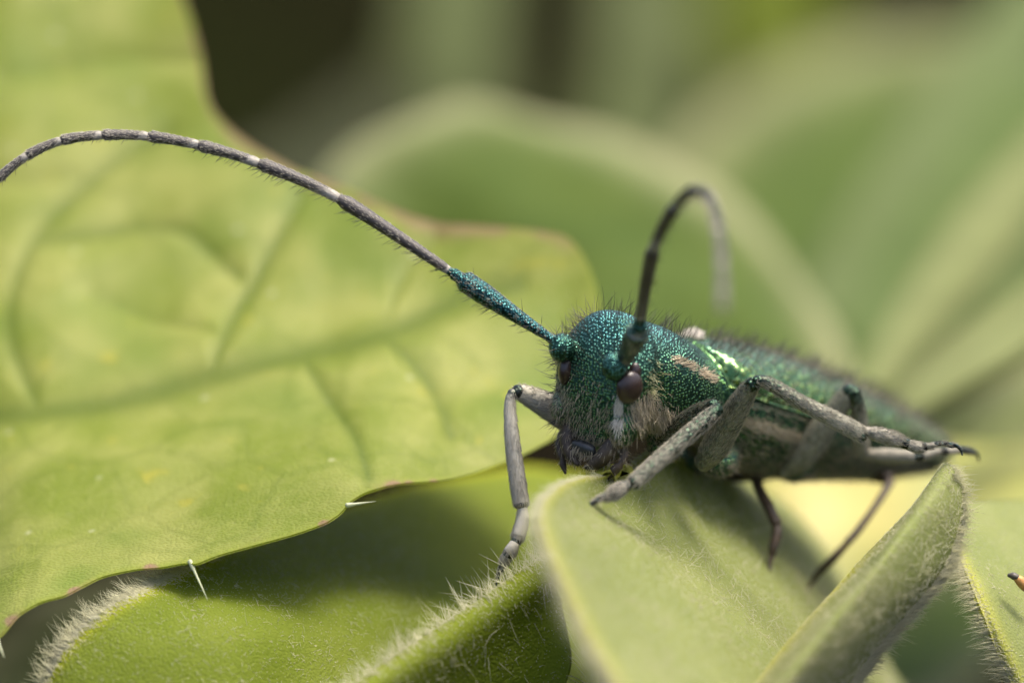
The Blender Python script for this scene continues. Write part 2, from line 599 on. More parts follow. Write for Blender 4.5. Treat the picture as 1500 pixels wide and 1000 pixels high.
# --- the big toothed leaf on the left
BOT = [(-260, 1130), (0, 942), (28, 905), (60, 886), (95, 877), (112, 868), (150, 848), (200, 836), (235, 833), (270, 825), (287, 827), (320, 812), (380, 795),
       (440, 779), (480, 766), (500, 754), (513, 738), (540, 722), (575, 714), (640, 708), (700, 695), (760, 676), (820, 640), (862, 580), (882, 500)]
BOTY = [-1.2, -.9, -.7, -.5, -.3, -.2, 0, .1, .1, 0, 0, 0, .1, .2, .3, .4, .6, 1.0, 1.4, 2.0, 2.6, 3.2, 4.0, 4.6, 5.2]
TOP = [(-420, -250), (-150, -200), (0, -150), (120, -120), (230, -80), (258, -30), (270, 0), (283, 40), (297, 95), (302, 140), (312, 165), (340, 195),
       (375, 222), (430, 250), (480, 264), (540, 292), (600, 317), (650, 327), (720, 333), (790, 342), (830, 350), (852, 372), (870, 408), (880, 450), (884, 488)]
VEINS = [[(-80, 615), (60, 606), (180, 590), (300, 556), (420, 520), (560, 485), (660, 440), (760, 415)],
         [(310, 552), (345, 460), (400, 360), (440, 285)], [(440, 515), (480, 580), (520, 640), (540, 700)],
         [(60, 606), (15, 480), (50, 350), (150, 250), (250, 190)],
         [(560, 485), (630, 560), (660, 640)], [(50, 350), (150, 340), (260, 335), (350, 400)], [(150, 250), (60, 262), (-30, 260)],
         [(280, 90), (160, 85), (0, 110)], [(560, 485), (590, 400), (640, 345)], [(130, 430), (230, 470), (320, 490)]]


def toothed_relief(pix, P):
    d = np.full(len(pix), 1e9)
    for k, v in enumerate(VEINS):
        d = np.minimum(d, pline_dist(pix, v) * (1.0 if k == 0 else 1.7 if k < 6 else 2.6) + (0 if k == 0 else 3 if k < 6 else 14))
    g = np.exp(-(d / 24) ** 2)
    b = 1 - np.exp(-(d / 70) ** 2)
    return -.045 * g + .06 * b, .85 * np.exp(-(d / 17) ** 2)


H = np.array([0, 60, 150, 300, 500, 700, 900, 1300]) * 1.0
HY = np.array([0, 1.2, 3.2, 5.6, 7.8, 9.8, 11.6, 15.0])
bq = np.array(BOT, float)
bxs = np.linspace(-300, 1000, 400)
bys = np.interp(bxs, bq[:, 0], bq[:, 1]); bYs = np.interp(bxs, bq[:, 0], BOTY)
kn = np.exp(-(np.arange(-25, 26) / 11.0) ** 2); kn /= kn.sum()
bys = np.convolve(np.pad(bys, 25, 'edge'), kn, 'valid'); bYs = np.convolve(np.pad(bYs, 25, 'edge'), kn, 'valid')


def toothed_depth(x, y):
    h = np.interp(x, bxs, bys) - y
    Yb = np.interp(x, bxs, bYs)
    return Yb + np.where(h > 0, np.interp(np.maximum(h, 0), HF, HYF), h * .02) * np.interp(x, [500, 880], [1, .35])


HF = np.linspace(0, 1300, 200)
HYF = np.interp(HF, H, HY)
HYF = np.convolve(np.pad(HYF, 8, 'reflect', reflect_type='odd'), np.ones(17) / 17, 'valid')
cols = []
for s in (0, .03, .08, .16, .28, .42, .58, .75, .88, 1.0):
    c = []
    for (bx, by), Yb, (tx, ty) in zip(BOT, BOTY, TOP):
        x, y = bx + (tx - bx) * s, by + (ty - by) * s
        c.append((x, y, float(toothed_depth(x, y))))
    cols.append(c)
big, BIG = leaf('toothed_leaf', rows(*cols), M_TOOTHED, 320, 190, .09, toothed_relief, edges=('v0', 'v1'), edge_w=.12, blotch_w=.24, blotch_f=lambda p: np.where(p[:, 1] < np.interp(p[:, 0], [0, 500, 800], [500, 500, 500]), 1.0 * np.clip((900 - p[:, 0]) / 120, .2, 1), .28 * np.clip((720 - p[:, 0]) / 150, 0, 1)) + sum(1.5 * k * np.exp(-((p[:, 0] - a) / (9 * k)) ** 2 - ((p[:, 1] - b) / (5 * k)) ** 2) for a, b, k in ((221, 833, 1.0), (111, 870, 1.2), (22, 914, 1.3), (473, 767, .9), (574, 714, 1.1), (634, 708, .8), (596, 711, .7))), wav=.05, seed=5, lin=True)
tag(big, 'big yellow green blistered leaf with pinkish toothed margin behind the long left antenna', 'leaf')

# its few stiff white marginal bristles, each on a small tooth
M_BRISTLE = hair_mat('marginal_bristle', (.46, .49, .30), .4, .3)
for a, b, r0 in (((281, 828, 0), (304, 878, -.25), .022), ((513, 739, .6), (550, 734, .7), .022), ((-3, 938, -.9), (6, 962, -1.1), .018)):
    p0, p1 = F(*a), F(*b)
    pts = [(*(p0 + (p1 - p0) * t), r0 * w) for t, w in ((-.12, 1.7), (.05, 1.5), (.2, 1.0), (.6, .6), (1.0, .12))]
    V, Q = tube(pts, 18, 10)
    obj('marginal_bristle', V, Q, M_BRISTLE, big)

# --- round fuzzy leaf below it
bT = [(70, 1010, -.5), (100, 945, -.45), (150, 893, -.35), (210, 856, 0), (270, 832, .8), (340, 800, 2), (430, 770, 4), (540, 728, 6), (650, 700, 7.5), (760, 688, 9), (870, 690, 10)]
bM = [(80, 1050, -.9), (140, 1000, -.9), (220, 965, -.85), (320, 945, -.6), (400, 930, -.1), (480, 915, .7), (560, 900, 1.8), (640, 890, 3.3), (720, 890, 4), (800, 895, 4.4), (880, 900, 4.6)]
bB = [(90, 1100, -1), (150, 1120, -1.5), (230, 1130, -1.5), (320, 1130, -1.5), (400, 1130, -1), (480, 1130, -1), (560, 1130, -.6), (640, 1120, 0), (720, 1100, .5), (800, 1080, 1), (880, 1050, 1.5)]
rnd, RND = leaf('fuzzy_leaf', rows(bB, bM, bT), M_FUZZY, 150, 90, .16, edges=('v1',), edge_w=.16, wav=.05, seed=8)
rnd['group'] = 'fuzzy leaves under the beetle'
tag(rnd, 'round fuzzy leaf lying in the shade under the toothed leaf', 'leaf')
w = np.exp(-(RND['dist'] / .10) ** 2) * (RND['pix'][:, 0] < 330)
leaf_fur(rnd, RND, 1500, .34, .0046, (-.9, .1, .55), w, bend=(.1, 0, .1), spread=.45, seed=2, lean=1.6)
w = (RND['pix'][:, 0] < 620) * 1.0
leaf_fur(rnd, RND, 6500, .13, .0036, (.3, -.2, .3), w, spread=.6, seed=3, lean=.8, name='leaf_hairs')

# --- fuzzy leaf seen on its edge in front of it
cr = np.array([(806, 815, .3), (775, 834, 0), (705, 880, -.4), (622, 937, -1.0), (540, 992, -1.6), (470, 1040, -2.2), (390, 1095, -2.8)], float)
cl = cr + np.array([-9, 9, .75]); c2 = cr + np.array([13, 24, -.16]); c0 = cr + np.array([-6, 2, .5])
cm = [(812, 850, .5), (806, 890, .4), (760, 945, .2), (690, 1000, -.2), (610, 1060, -.7), (540, 1110, -1.2), (460, 1160, -1.7)]
cd = [(822, 880, 1.0), (835, 960, .9), (815, 1030, 1.0), (750, 1090, .9), (670, 1150, .5), (600, 1190, 0), (520, 1240, -.5)]
cm = [(x, y, Y - .35) for x, y, Y in cm]; cd = [(x, y, Y - .9) for x, y, Y in cd]
edg, EDG = leaf('fuzzy_leaf', rows(cl, c0, cr, c2, cm, cd), M_FUZZY, 100, 80, .12, edges=('v0',), edge_w=.62, wav=.02, seed=9)
EDG_d = EDG['dist']
edg['group'] = 'fuzzy leaves under the beetle'
tag(edg, 'fuzzy leaf seen edge on with bright yellow rim and dark green hairy side', 'leaf')
w = (np.abs(EDG_d - 2.2) < 1.7) * 1.0
leaf_fur(edg, EDG, 1900, .28, .0055, (.5, -.2, -.3), w, bend=(.15, 0, -.5), spread=.35, seed=4, lean=.7)
w = np.exp(-((EDG_d - .9) / .6) ** 2)
leaf_fur(edg, EDG, 1300, .32, .0045, (-.5, .2, .9), w, bend=(-.1, 0, .1), spread=.35, seed=5, lean=1.4)

# --- broad fuzzy leaf in the middle, the front foot stands on it
dl = [(915, 700, .6), (872, 697, -.3), (826, 708, -2.0), (797, 744, -3.8), (802, 795, -4.8), (830, 860, -5.6), (864, 930, -6.4), (900, 1000, -7.2), (935, 1080, -8)]
dq = [(918, 698, .7), (884, 700, .0), (852, 713, -1.2), (845, 747, -2.2), (868, 785, -2.8), (910, 850, -3.2), (965, 915, -3.6), (1025, 985, -4.0), (1080, 1060, -4.4)]
df = [(922, 695, .8), (896, 702, .3), (892, 716, 0), (905, 744, -.1), (955, 780, 0), (1010, 830, 0), (1075, 890, 0), (1150, 955, 0), (1230, 1030, 0)]
db = [(940, 676, 1.1), (950, 682, 1.4), (975, 690, 1.8), (1010, 716, 2.2), (1060, 760, 2.5), (1110, 815, 2.6), (1165, 880, 2.6), (1215, 950, 2.6), (1290, 1040, 2.6)]
de = [(965, 662, 1.6), (1008, 672, 3.2), (1058, 688, 4.8), (1112, 712, 6.2), (1165, 752, 7.0), (1212, 806, 7.4), (1248, 874, 7.4), (1290, 950, 7.2), (1350, 1040, 7.0)]
mid, MID = leaf('fuzzy_leaf', rows(dl, dq, df, db, de), M_FUZZY_PALE, 130, 130, .2, relax=120, edges=('v0', 'u0'), edge_w=.35, wav=.04, seed=12)
mid['group'] = 'fuzzy leaves under the beetle'
tag(mid, 'broad fuzzy leaf in the middle under the beetle with blurred yellow margin', 'leaf')
leaf_fur(mid, MID, 13000, .20, .0038, (.35, .1, .55), None, bend=(.2, 0, .05), spread=.40, seed=6, lean=.9)
w = np.exp(-(MID['dist'] / .12) ** 2)
leaf_fur(mid, MID, 2200, .26, .004, (-.8, 0, .3), w, spread=.4, seed=7, lean=1.2)

# --- upright folded fuzzy leaf on the right, the middle foot stands on its tip
er = np.array([(1388, 680, .1), (1366, 712, -.3), (1325, 768, -1.0), (1275, 832, -1.9), (1215, 905, -2.9), (1155, 980, -3.8), (1095, 1055, -4.6)], float)
el = er + np.array([(-6, 14, .8), (-16, 18, 1.3), (-26, 12, 1.8), (-32, 6, 2.0), (-36, 4, 2.2), (-40, 4, 2.2), (-42, 4, 2.2)])
e0 = er + np.array([-7, 2, .35]); e2 = er + np.array([10, 8, -.15])
em = [(1397, 692, .05), (1394, 735, -.3), (1372, 795, -.65), (1340, 855, -1.1), (1290, 915, -1.5), (1232, 985, -1.9), (1175, 1060, -2.3)]
ex = [(1402, 690, .2), (1413, 730, .1), (1410, 782, 0), (1392, 836, 0), (1347, 888, 0), (1297, 948, 0), (1240, 1030, 0)]
tip, TIP = leaf('fuzzy_leaf', rows(el, e0, er, e2, em, ex), M_FUZZY_PALE, 110, 90, .15, edges=('v0',), edge_w=.6, wav=.02, seed=14, relax=30)
tip['group'] = 'fuzzy leaves under the beetle'
tag(tip, 'upright folded fuzzy leaf whose tip carries the middle foot', 'leaf')
leaf_fur(tip, TIP, 11000, .18, .004, (.6, .1, .35), None, bend=(.2, 0, -.1), spread=.45, seed=8, lean=.8)
nv_ = TIP['grid'][1]
wx = np.zeros(TIP['grid']); wx[:, -6:] = 1; wx[:6, :] = .6
leaf_fur(tip, TIP, 3600, .21, .0042, (1.0, .1, .2), wx.ravel(), bend=(.15, 0, -.2), spread=.42, seed=9, lean=1.5)

# --- fuzzy leaf at the right border
fm = [(1388, 742, 2.2), (1398, 800, 1.2), (1420, 855, .3), (1440, 905, 0), (1462, 960, 0), (1500, 1040, 0)]
fs = [(1420, 735, 3.2), (1432, 792, 2.0), (1455, 848, .8), (1476, 898, .4), (1498, 955, .2), (1540, 1040, .2)]
fr = [(1640, 720, 7), (1640, 780, 5.5), (1650, 850, 4), (1660, 920, 3), (1680, 980, 2.4), (1700, 1060, 2)]
brd, BRD = leaf('fuzzy_leaf', rows(fm, fs, fr), M_FUZZY_PALE, 70, 80, .15, edges=('v0',), edge_w=.22, wav=.015, seed=15, relax=20)
brd['group'] = 'fuzzy leaves under the beetle'
tag(brd, 'fuzzy leaf with hairy yellow margin at the right border of the picture', 'leaf')
w = np.exp(-(BRD['dist'] / .12) ** 2)
leaf_fur(brd, BRD, 1300, .26, .0045, (-1.0, 0, .1), w, bend=(-.1, 0, -.1), spread=.4, seed=10, lean=1.5)
leaf_fur(brd, BRD, 2500, .12, .0045, (.2, 0, .5), None, spread=.6, seed=11, lean=.6)

# --- added leaf behind and under the beetle, sunlit glow put into its colour
yl, _ = leaf('sunlit_glow_leaf', rows([(1020, 640, 10), (1040, 760, 9), (1080, 900, 8)], [(1180, 625, 10.5), (1190, 740, 9), (1210, 880, 8)], [(1400, 650, 11), (1400, 740, 10), (1380, 850, 9)]), M_SUN_GLOW, 60, 60, .2, edges=('v0', 'v1', 'u0', 'u1'), edge_w=1.1, wav=.06, seed=16)
tag(yl, 'added leaf coloured pale yellow as the sunlit glow just under the belly of the beetle', 'leaf')
# --- yellow green leaf at right behind the border leaf
yg, _ = leaf('yellow_green_leaf', rows([(1300, 660, 16), (1400, 655, 16), (1520, 640, 16), (1680, 600, 17)], [(1310, 720, 14), (1400, 720, 14), (1520, 715, 14), (1680, 700, 14)], [(1330, 770, 13), (1410, 765, 13), (1520, 765, 13), (1680, 770, 13)]),
             leaf_mat('yellow_green_leaf', (.30, .31, .05), (.36, .36, .09), (.2, .22, .03), (.3, .3, .06), (.4, .4, .05), .4, .5, 8., .2), 40, 30, .3, wav=.1, seed=17)
tag(yg, 'bright yellow green leaf lying behind the hairy leaf tip at right', 'leaf')

# --- big oval leaf behind with a pale rim
oo = [(430, 460, 23), (448, 305, 23), (545, 205, 24), (710, 160, 25), (850, 182, 25), (972, 230, 24), (1078, 300, 23), (1162, 392, 22), (1224, 510, 20), (1255, 660, 18)]
o1 = [(470, 470, 22), (500, 330, 22), (570, 250, 23), (700, 222, 23.5), (815, 240, 23.5), (915, 285, 22.5), (1005, 352, 21.5), (1085, 432, 20), (1145, 540, 18.5), (1180, 665, 17)]
oc = [(600, 640, 19), (620, 560, 20), (660, 490, 20.5), (720, 450, 20.5), (790, 450, 20), (860, 480, 19), (930, 530, 18), (990, 590, 17), (1020, 650, 16), (1040, 720, 15)]
ov, _ = leaf('oval_leaf', rows(oo, o1, oc), M_BACK, 70, 50, .5, edges=('v0',), edge_w=.95, wav=.1, seed=18)
tag(ov, 'large blurred oval leaf with pale rim arching behind the beetle', 'leaf')


def blade(name, spine, widths, tilt, mat, label, nu=40, nv=24, fold=.15, seed=1, group=None, thick=.5, edge_w=.8):
    """lanceolate leaf along a spine of (px, py, Y); tilt turns the blade about its spine"""
    s = FN(np.asarray(spine, float))
    wd = np.asarray(widths, float)
    T = norm(np.gradient(s, axis=0))
    side = norm(np.cross(T, np.array([0, -1.0, 0])))
    nrm = np.cross(side, T)
    a = math.radians(tilt)
    sunf = SUN @ ROT
    if (np.cross(side * math.cos(-a) + nrm * math.sin(-a), T) @ sunf).sum() ** 2 > (np.cross(side * math.cos(a) + nrm * math.sin(a), T) @ sunf).sum() ** 2: a = -a
    B = side * math.cos(a) + nrm * math.sin(a)
    Nn = np.cross(B, T)
    net = []
    for k in range(len(s)):
        r = []
        for t in (-1, -.55, 0, .55, 1):
            p = s[k] + B[k] * wd[k] * t + Nn[k] * wd[k] * fold * t * t
            kk = (DIST + p[1]) / DIST / 100
            r.append((p[0] / kk + 750, 500 - p[2] / kk, p[1]))
        net.append(r)
    o, _ = leaf(name, net, mat, nu, nv, thick, edges=('v0', 'v1'), edge_w=edge_w, wav=.15, seed=seed)
    tag(o, label, 'leaf', group or 'blurred leaves of the background')
    return o


# --- blurred leaves of the background, far to near
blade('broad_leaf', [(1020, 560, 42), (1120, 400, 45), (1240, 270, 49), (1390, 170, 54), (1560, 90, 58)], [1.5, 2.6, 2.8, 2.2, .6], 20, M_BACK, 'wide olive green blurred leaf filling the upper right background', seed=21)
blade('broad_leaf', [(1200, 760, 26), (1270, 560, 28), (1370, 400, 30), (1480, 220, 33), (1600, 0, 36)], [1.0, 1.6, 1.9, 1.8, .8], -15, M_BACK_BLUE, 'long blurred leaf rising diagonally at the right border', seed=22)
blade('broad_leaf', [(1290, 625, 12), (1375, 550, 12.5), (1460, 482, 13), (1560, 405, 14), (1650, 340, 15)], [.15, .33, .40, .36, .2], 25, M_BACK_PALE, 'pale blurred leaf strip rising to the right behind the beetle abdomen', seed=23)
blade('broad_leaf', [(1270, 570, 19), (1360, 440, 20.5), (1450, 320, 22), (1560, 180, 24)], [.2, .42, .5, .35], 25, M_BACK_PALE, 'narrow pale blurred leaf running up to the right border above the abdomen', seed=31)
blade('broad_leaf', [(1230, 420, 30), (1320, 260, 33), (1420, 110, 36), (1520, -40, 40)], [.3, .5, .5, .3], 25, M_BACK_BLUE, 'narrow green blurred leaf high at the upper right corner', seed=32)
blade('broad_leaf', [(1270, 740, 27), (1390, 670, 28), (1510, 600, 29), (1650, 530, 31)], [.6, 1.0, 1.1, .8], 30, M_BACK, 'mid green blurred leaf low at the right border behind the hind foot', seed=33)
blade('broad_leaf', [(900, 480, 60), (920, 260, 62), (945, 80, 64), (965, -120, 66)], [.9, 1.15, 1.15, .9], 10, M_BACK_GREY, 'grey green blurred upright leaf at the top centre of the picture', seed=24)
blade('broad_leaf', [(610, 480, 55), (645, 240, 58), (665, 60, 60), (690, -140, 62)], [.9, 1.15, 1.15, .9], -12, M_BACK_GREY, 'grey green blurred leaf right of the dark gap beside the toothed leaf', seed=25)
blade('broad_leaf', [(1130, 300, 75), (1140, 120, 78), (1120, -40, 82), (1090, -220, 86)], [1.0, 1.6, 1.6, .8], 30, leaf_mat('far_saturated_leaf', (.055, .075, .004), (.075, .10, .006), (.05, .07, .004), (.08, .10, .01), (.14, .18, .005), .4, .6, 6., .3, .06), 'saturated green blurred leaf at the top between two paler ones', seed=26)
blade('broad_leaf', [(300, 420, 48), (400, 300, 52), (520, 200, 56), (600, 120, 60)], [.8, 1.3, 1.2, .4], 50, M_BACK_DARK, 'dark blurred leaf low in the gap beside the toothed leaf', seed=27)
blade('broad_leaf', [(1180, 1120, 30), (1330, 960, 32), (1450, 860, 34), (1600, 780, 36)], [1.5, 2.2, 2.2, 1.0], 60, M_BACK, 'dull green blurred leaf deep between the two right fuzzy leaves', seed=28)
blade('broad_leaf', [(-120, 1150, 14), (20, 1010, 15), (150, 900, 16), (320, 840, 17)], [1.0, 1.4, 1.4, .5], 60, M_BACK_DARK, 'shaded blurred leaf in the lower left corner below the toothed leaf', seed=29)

# --- tiny orange fleck at the border
V, Q = merge([tubeP([(1478, 842, .35, .03), (1484, 843, .35, .055), (1489, 845, .35, .05)], n=12, m=14)])
fl = empty('orange_fleck', F(1495, 852, .35))
tag(fl, 'small orange fleck with a dark tip at the right border on the fuzzy leaf', 'debris')
obj('dark_tip', V, Q, plain_mat('fleck_dark', (.03, .025, .02), (.06, .05, .03)), fl)
V, Q = tubeP([(1487, 845, .35, .045), (1494, 850, .38, .075), (1503, 858, .42, .085), (1515, 866, .5, .05)], n=20, m=16)
obj('orange_body', V, Q, plain_mat('fleck_orange', (.34, .15, .03), (.45, .26, .06)), fl)

# ------------------------------------------------------------------ the beetle
TILT = math.radians(25)
ct, st = math.cos(TILT), math.sin(TILT)
TI = np.array([[1, 0, 0], [0, ct, -st], [0, st, ct]])
bF = TI @ np.array([-.64, -.768, 0]); bL = TI @ np.array([.768, -.64, 0]); bU = TI @ np.array([0, 0, 1.0])
HC = F(868, 565, 0)


def Hd(a, b, c):
    """head point: a forward, b to the beetle's left, c up, from the middle of the face"""
    return HC + a * bF + b * bL + c * bU


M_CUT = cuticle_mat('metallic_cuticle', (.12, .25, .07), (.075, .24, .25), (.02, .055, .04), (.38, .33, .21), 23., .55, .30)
M_ELY = cuticle_mat('elytron_cuticle', (.26, .36, .10), (.10, .28, .24), (.06, .13, .05), (.065, .062, .042), 8.0, .38, .24)
M_SCAPE = cuticle_mat('scape_cuticle', (.06, .19, .13), (.07, .23, .26), (.010, .03, .03), (.30, .28, .21), 26., .45, .32)
M_LEG = cuticle_mat('leg_cuticle', (.05, .10, .055), (.05, .10, .10), (.012, .02, .014), (.215, .205, .145), 15., .5, .35, fnoise=.42, ftone=.75)
M_LEG_PALE = cuticle_mat('pale_leg_cuticle', (.08, .11, .07), (.05, .10, .10), (.03, .035, .03), (.36, .335, .265), 15., .4, .4, fnoise=.3, ftone=.75)
M_EYE = plain_mat('eye', (.016, .009, .007), (.024, .013, .010), 3., .3, 0, .25, 45.)
M_MOUTH = plain_mat('dark_chitin', (.022, .014, .006), (.055, .036, .018), 6., .6, 0, .4, 30.)
M_LABRUM = plain_mat('labrum', (.012, .013, .012), (.03, .034, .034), 9., .4, .1, .4, 30.)
M_SCUT = plain_mat('white_felt', (.42, .38, .32), (.62, .58, .52), 14., .8, 0, .8, 30.)


def fseg(nodes):
    return M_LEG


# cross-sections of pronotum and trunk: centre px, py, Y, half width, half height, squareness
RING = [(893, 556, .25, .64, .74, 2.3), (910, 556, .47, .66, .77, 2.2), (919, 555, .58, .78, .88, 2.2), (940, 556, .88, .87, .93, 2.2), (962, 560, 1.2, .92, .94, 2.2), (982, 566, 1.5, .90, .885, 2.2),
        (993, 569, 1.68, .86, .85, 2.2), (1001, 572, 1.80, .74, .76, 2.1), (1010, 577, 1.92, .80, .80, 2.1), (1030, 586, 2.2, .93, .93, 2.2), (1060, 594, 2.6, .98, 1.0, 2.3), (1100, 601, 3.1, 1.0, 1.02, 2.3), (1150, 611, 3.7, 1.0, .97, 2.3),
        (1200, 621, 4.3, .97, .86, 2.2), (1250, 632, 4.9, .90, .74, 2.2), (1295, 642, 5.5, .76, .58, 2.1), (1333, 651, 6.0, .60, .44, 2.1), (1358, 655, 6.3, .42, .31, 2.1), (1374, 657, 6.5, .10, .08, 2.0)]


def ring_pts(ring, th, grow=0., k=None):
    """surface points of interpolated rings at angles th (0 = back line, positive = beetle's left side)"""
    c = FN(ring[:, :3])
    p = ring[:, 5][:, None]
    sn, cs = np.sin(th), np.cos(th)
    if sn.ndim == 1: sn, cs = sn[None], cs[None]
    x = np.sign(sn) * np.abs(sn) ** (2 / p) * (ring[:, 3][:, None] + grow)
    z = np.sign(cs) * np.abs(cs) ** (2 / p) * (ring[:, 4][:, None] + grow)
    return c[:, None] + x[..., None] * bL + z[..., None] * bU


RI = spl(RING, 150)
th = np.linspace(0, 2 * np.pi, 64, endpoint=False)
V1 = ring_pts(RI, th)
parts = [(V1.reshape(-1, 3), grid_faces(len(RI), 64, True))]
# caps for a closed solid
cap_a = len(V1.reshape(-1, 3))


def closed(V, n, m):
    V = V.reshape(-1, 3)
    c0, c1 = V[:m].mean(0), V[-m:].mean(0)
    Vn = np.concatenate([V, [c0, c1]])
    q = grid_faces(n, m, True)
    i = np.arange(m); j = (i + 1) % m
    f0 = np.stack([np.full(m, n * m), j, i, i], 1)
    f1 = np.stack([np.full(m, n * m + 1), (n - 1) * m + i, (n - 1) * m + j, (n - 1) * m + j], 1)
    return Vn, q, f0[:, :3], f1[:, :3]


def solid(pieces, voxel, smooth_it, name):
    """join closed shapes into one continuous skin"""
    V, Fs, o = [], [], 0
    for v, fl_ in pieces:
        V.append(v)
        for f in fl_:
            Fs += [tuple(int(x) + o for x in r) for r in f]
        o += len(v)
    me = bpy.data.meshes.new(name)
    me.from_pydata([tuple(p) for p in np.concatenate(V)], [], Fs)
    me.update()
    ob = bpy.data.objects.new(name, me)
    COL.objects.link(ob)
    md = ob.modifiers.new('r', 'REMESH'); md.mode = 'VOXEL'; md.voxel_size = voxel
    sm = ob.modifiers.new('s', 'SMOOTH'); sm.iterations = smooth_it; sm.factor = .5
    dg = bpy.context.evaluated_depsgraph_get()
    ev = ob.evaluated_get(dg)
    m2 = ev.to_mesh()
    nV = np.empty(len(m2.vertices) * 3, np.float32); m2.vertices.foreach_get('co', nV)
    Q = np.array([list(p.vertices) if len(p.vertices) == 4 else list(p.vertices) + [p.vertices[-1]] for p in m2.polygons if len(p.vertices) in (3, 4)])
    ev.to_mesh_clear()
    bpy.data.objects.remove(ob); bpy.data.meshes.remove(me)
    return nV.reshape(-1, 3).astype(float), Q


def closed_piece(V, n, m):
    Vn, q, f0, f1 = closed(V, n, m)
    return Vn, [q, f0, f1]


# head as stacked slices: height c, half width, front a, back a, squareness
HS = spl([(-.86, .30, .12, -.30, 2.2), (-.80, .44, .16, -.42, 2.4), (-.62, .56, .18, -.55, 2.6), (-.35, .70, .19, -.66, 2.7), (-.05, .78, .17, -.76, 2.7), (.22, .80, .10, -.82, 2.6),
          (.45, .76, .0, -.86, 2.5), (.65, .66, -.14, -.88, 2.3), (.80, .52, -.28, -.86, 2.2), (.90, .34, -.40, -.78, 2.0), (.94, .10, -.52, -.66, 2.0)], 50)
t2 = np.linspace(0, 2 * np.pi, 56, endpoint=False)
hv = []
for c, hw, af, ab, p in HS:
    ca = np.sign(np.cos(t2)) * np.abs(np.cos(t2)) ** (2 / p); sa = np.sign(np.sin(t2)) * np.abs(np.sin(t2)) ** (2 / p)
    ac, ar = (af + ab) / 2, (af - ab) / 2
    hv.append(HC + (ac + ar * ca)[:, None] * bF + (hw * sa)[:, None] * bL + c * bU)
pieces = [closed_piece(np.array(hv), len(HS), 56), closed_piece(V1, len(RI), 64)]


def ell(c, ra, rb, rc, n=20, m=28):
    v, q = ellipsoid(c, np.array([ra * bF, rb * bL, rc * bU]), n, m)
    return closed_piece(v, n, m)


for s in (-1, 1):
    pieces.append(ell(Hd(.10, s * .50, .50), .20, .20, .22))            # antennal tubercles
    pieces.append(ell(Hd(-.05, s * .56, -.52), .26, .20, .30))          # cheeks
    pieces.append(ell(F(975, 645, .9) if s > 0 else F(895, 640, 1.9), .30, .26, .34))   # front coxae
    pieces.append(ell(F(1055, 672, 1.9) if s > 0 else F(1010, 670, 3.2), .30, .30, .26))
    pieces.append(ell(F(1165, 680, 3.3) if s > 0 else F(1120, 678, 4.6), .34, .32, .24))
BV, BQ = solid(pieces, .030, 2, 'body')
rel = BV - HC
hb = rel @ bL; hc = rel @ bU; ha = rel @ bF
pxv = BV[:, 0] / ((DIST + BV[:, 1]) / DIST / 100) + 750
pyv = 500 - BV[:, 2] / ((DIST + BV[:, 1]) / DIST / 100)
head_m = 1 / (1 + np.exp((-(ha + .62)) * 9))                    # 1 on the head
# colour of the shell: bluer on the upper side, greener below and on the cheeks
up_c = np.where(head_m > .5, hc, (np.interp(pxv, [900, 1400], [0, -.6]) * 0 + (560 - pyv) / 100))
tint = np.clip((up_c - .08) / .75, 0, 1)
BN = vnormals(BV, BQ)
nu_ = BN @ bU; nf_ = BN @ bF; nl_ = BN @ bL
felt = np.zeros(len(BV))
# face: tan down on the right half and lower part of the face
face = np.clip(nf_ * 1.4 + .2, 0, 1) * head_m
felt += face * np.clip((.32 - hc) / .6, 0, 1) * (.28 + .2 * np.clip(-hb * 1.5, 0, 1))
# behind and under the eye, breast and belly
felt += np.exp(-((pxv - 951) / 24) ** 2 - ((pyv - 612) / 24) ** 2) * .22
felt += (1 - head_m) * np.clip((pyv - (600 + (pxv - 950) * .05)) / 50, 0, 1) * .2 * (nl_ > -.6)
# tan stripe on the side of the pronotum
dst = np.minimum(pline_dist(np.stack([pxv, pyv], 1), [(986, 526), (1000, 530), (1013, 537)]), pline_dist(np.stack([pxv, pyv], 1), [(1026, 544), (1034, 549), (1042, 553)]) * .9)
felt += .42 * np.exp(-(dst / 5) ** 2) * (nl_ > 0)
# pale stripe along the side of the breast
dst2 = pline_dist(np.stack([pxv, pyv], 1), [(1080, 614), (1125, 627), (1185, 648)])
felt += .75 * np.exp(-(dst2 / 10) ** 2) * (nl_ > 0)
dst3 = pline_dist(np.stack([pxv, pyv], 1), [(1075, 590), (1130, 600), (1190, 618)])
felt += .5 * np.exp(-(dst3 / 4) ** 2) * (nl_ > 0)
beetle = empty('longhorn_beetle', F(1000, 735, 1.5))
tag(beetle, 'metallic green longhorn beetle with long banded antennae climbing over fuzzy leaves', 'beetle')
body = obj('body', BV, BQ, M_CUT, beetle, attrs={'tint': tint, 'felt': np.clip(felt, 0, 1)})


def fur_on(parent, V, Q, n, weight, length, rad, comb, mat, lean=1.5, spread=.3, bend=None, seed=1, name='body_hairs', up=1.0):
    r = np.random.default_rng(seed)
    P, N, k = sample(V, Q, n, weight, r)
    cb = np.asarray(comb, float)
    cb = cb[None] if cb.ndim == 1 else cb[Q[k, 0]]
    cb = cb - (cb * N).sum(1, keepdims=True) * N
    D = up * N + lean * norm(cb) + r.normal(0, spread, (n, 3))
    b = r.normal(0, .12, (n, 3)) + (np.asarray(bend) if bend is not None else 0)
    HV, HQ = hairs(P - N * .008, D, length * (.6 + .7 * r.random(n)), rad * (.75 + .5 * r.random(n)), b, r)
    o = obj(name, HV, HQ, mat, parent)
    o['kind'] = 'stuff'
    return o


# outward orientation of quads
def outward(V, Q, c=None):
    n = vnormals(V, Q)
    c = V.mean(0) if c is None else c
    return Q if ((V - c) * n).sum() > 0 else Q[:, ::-1]


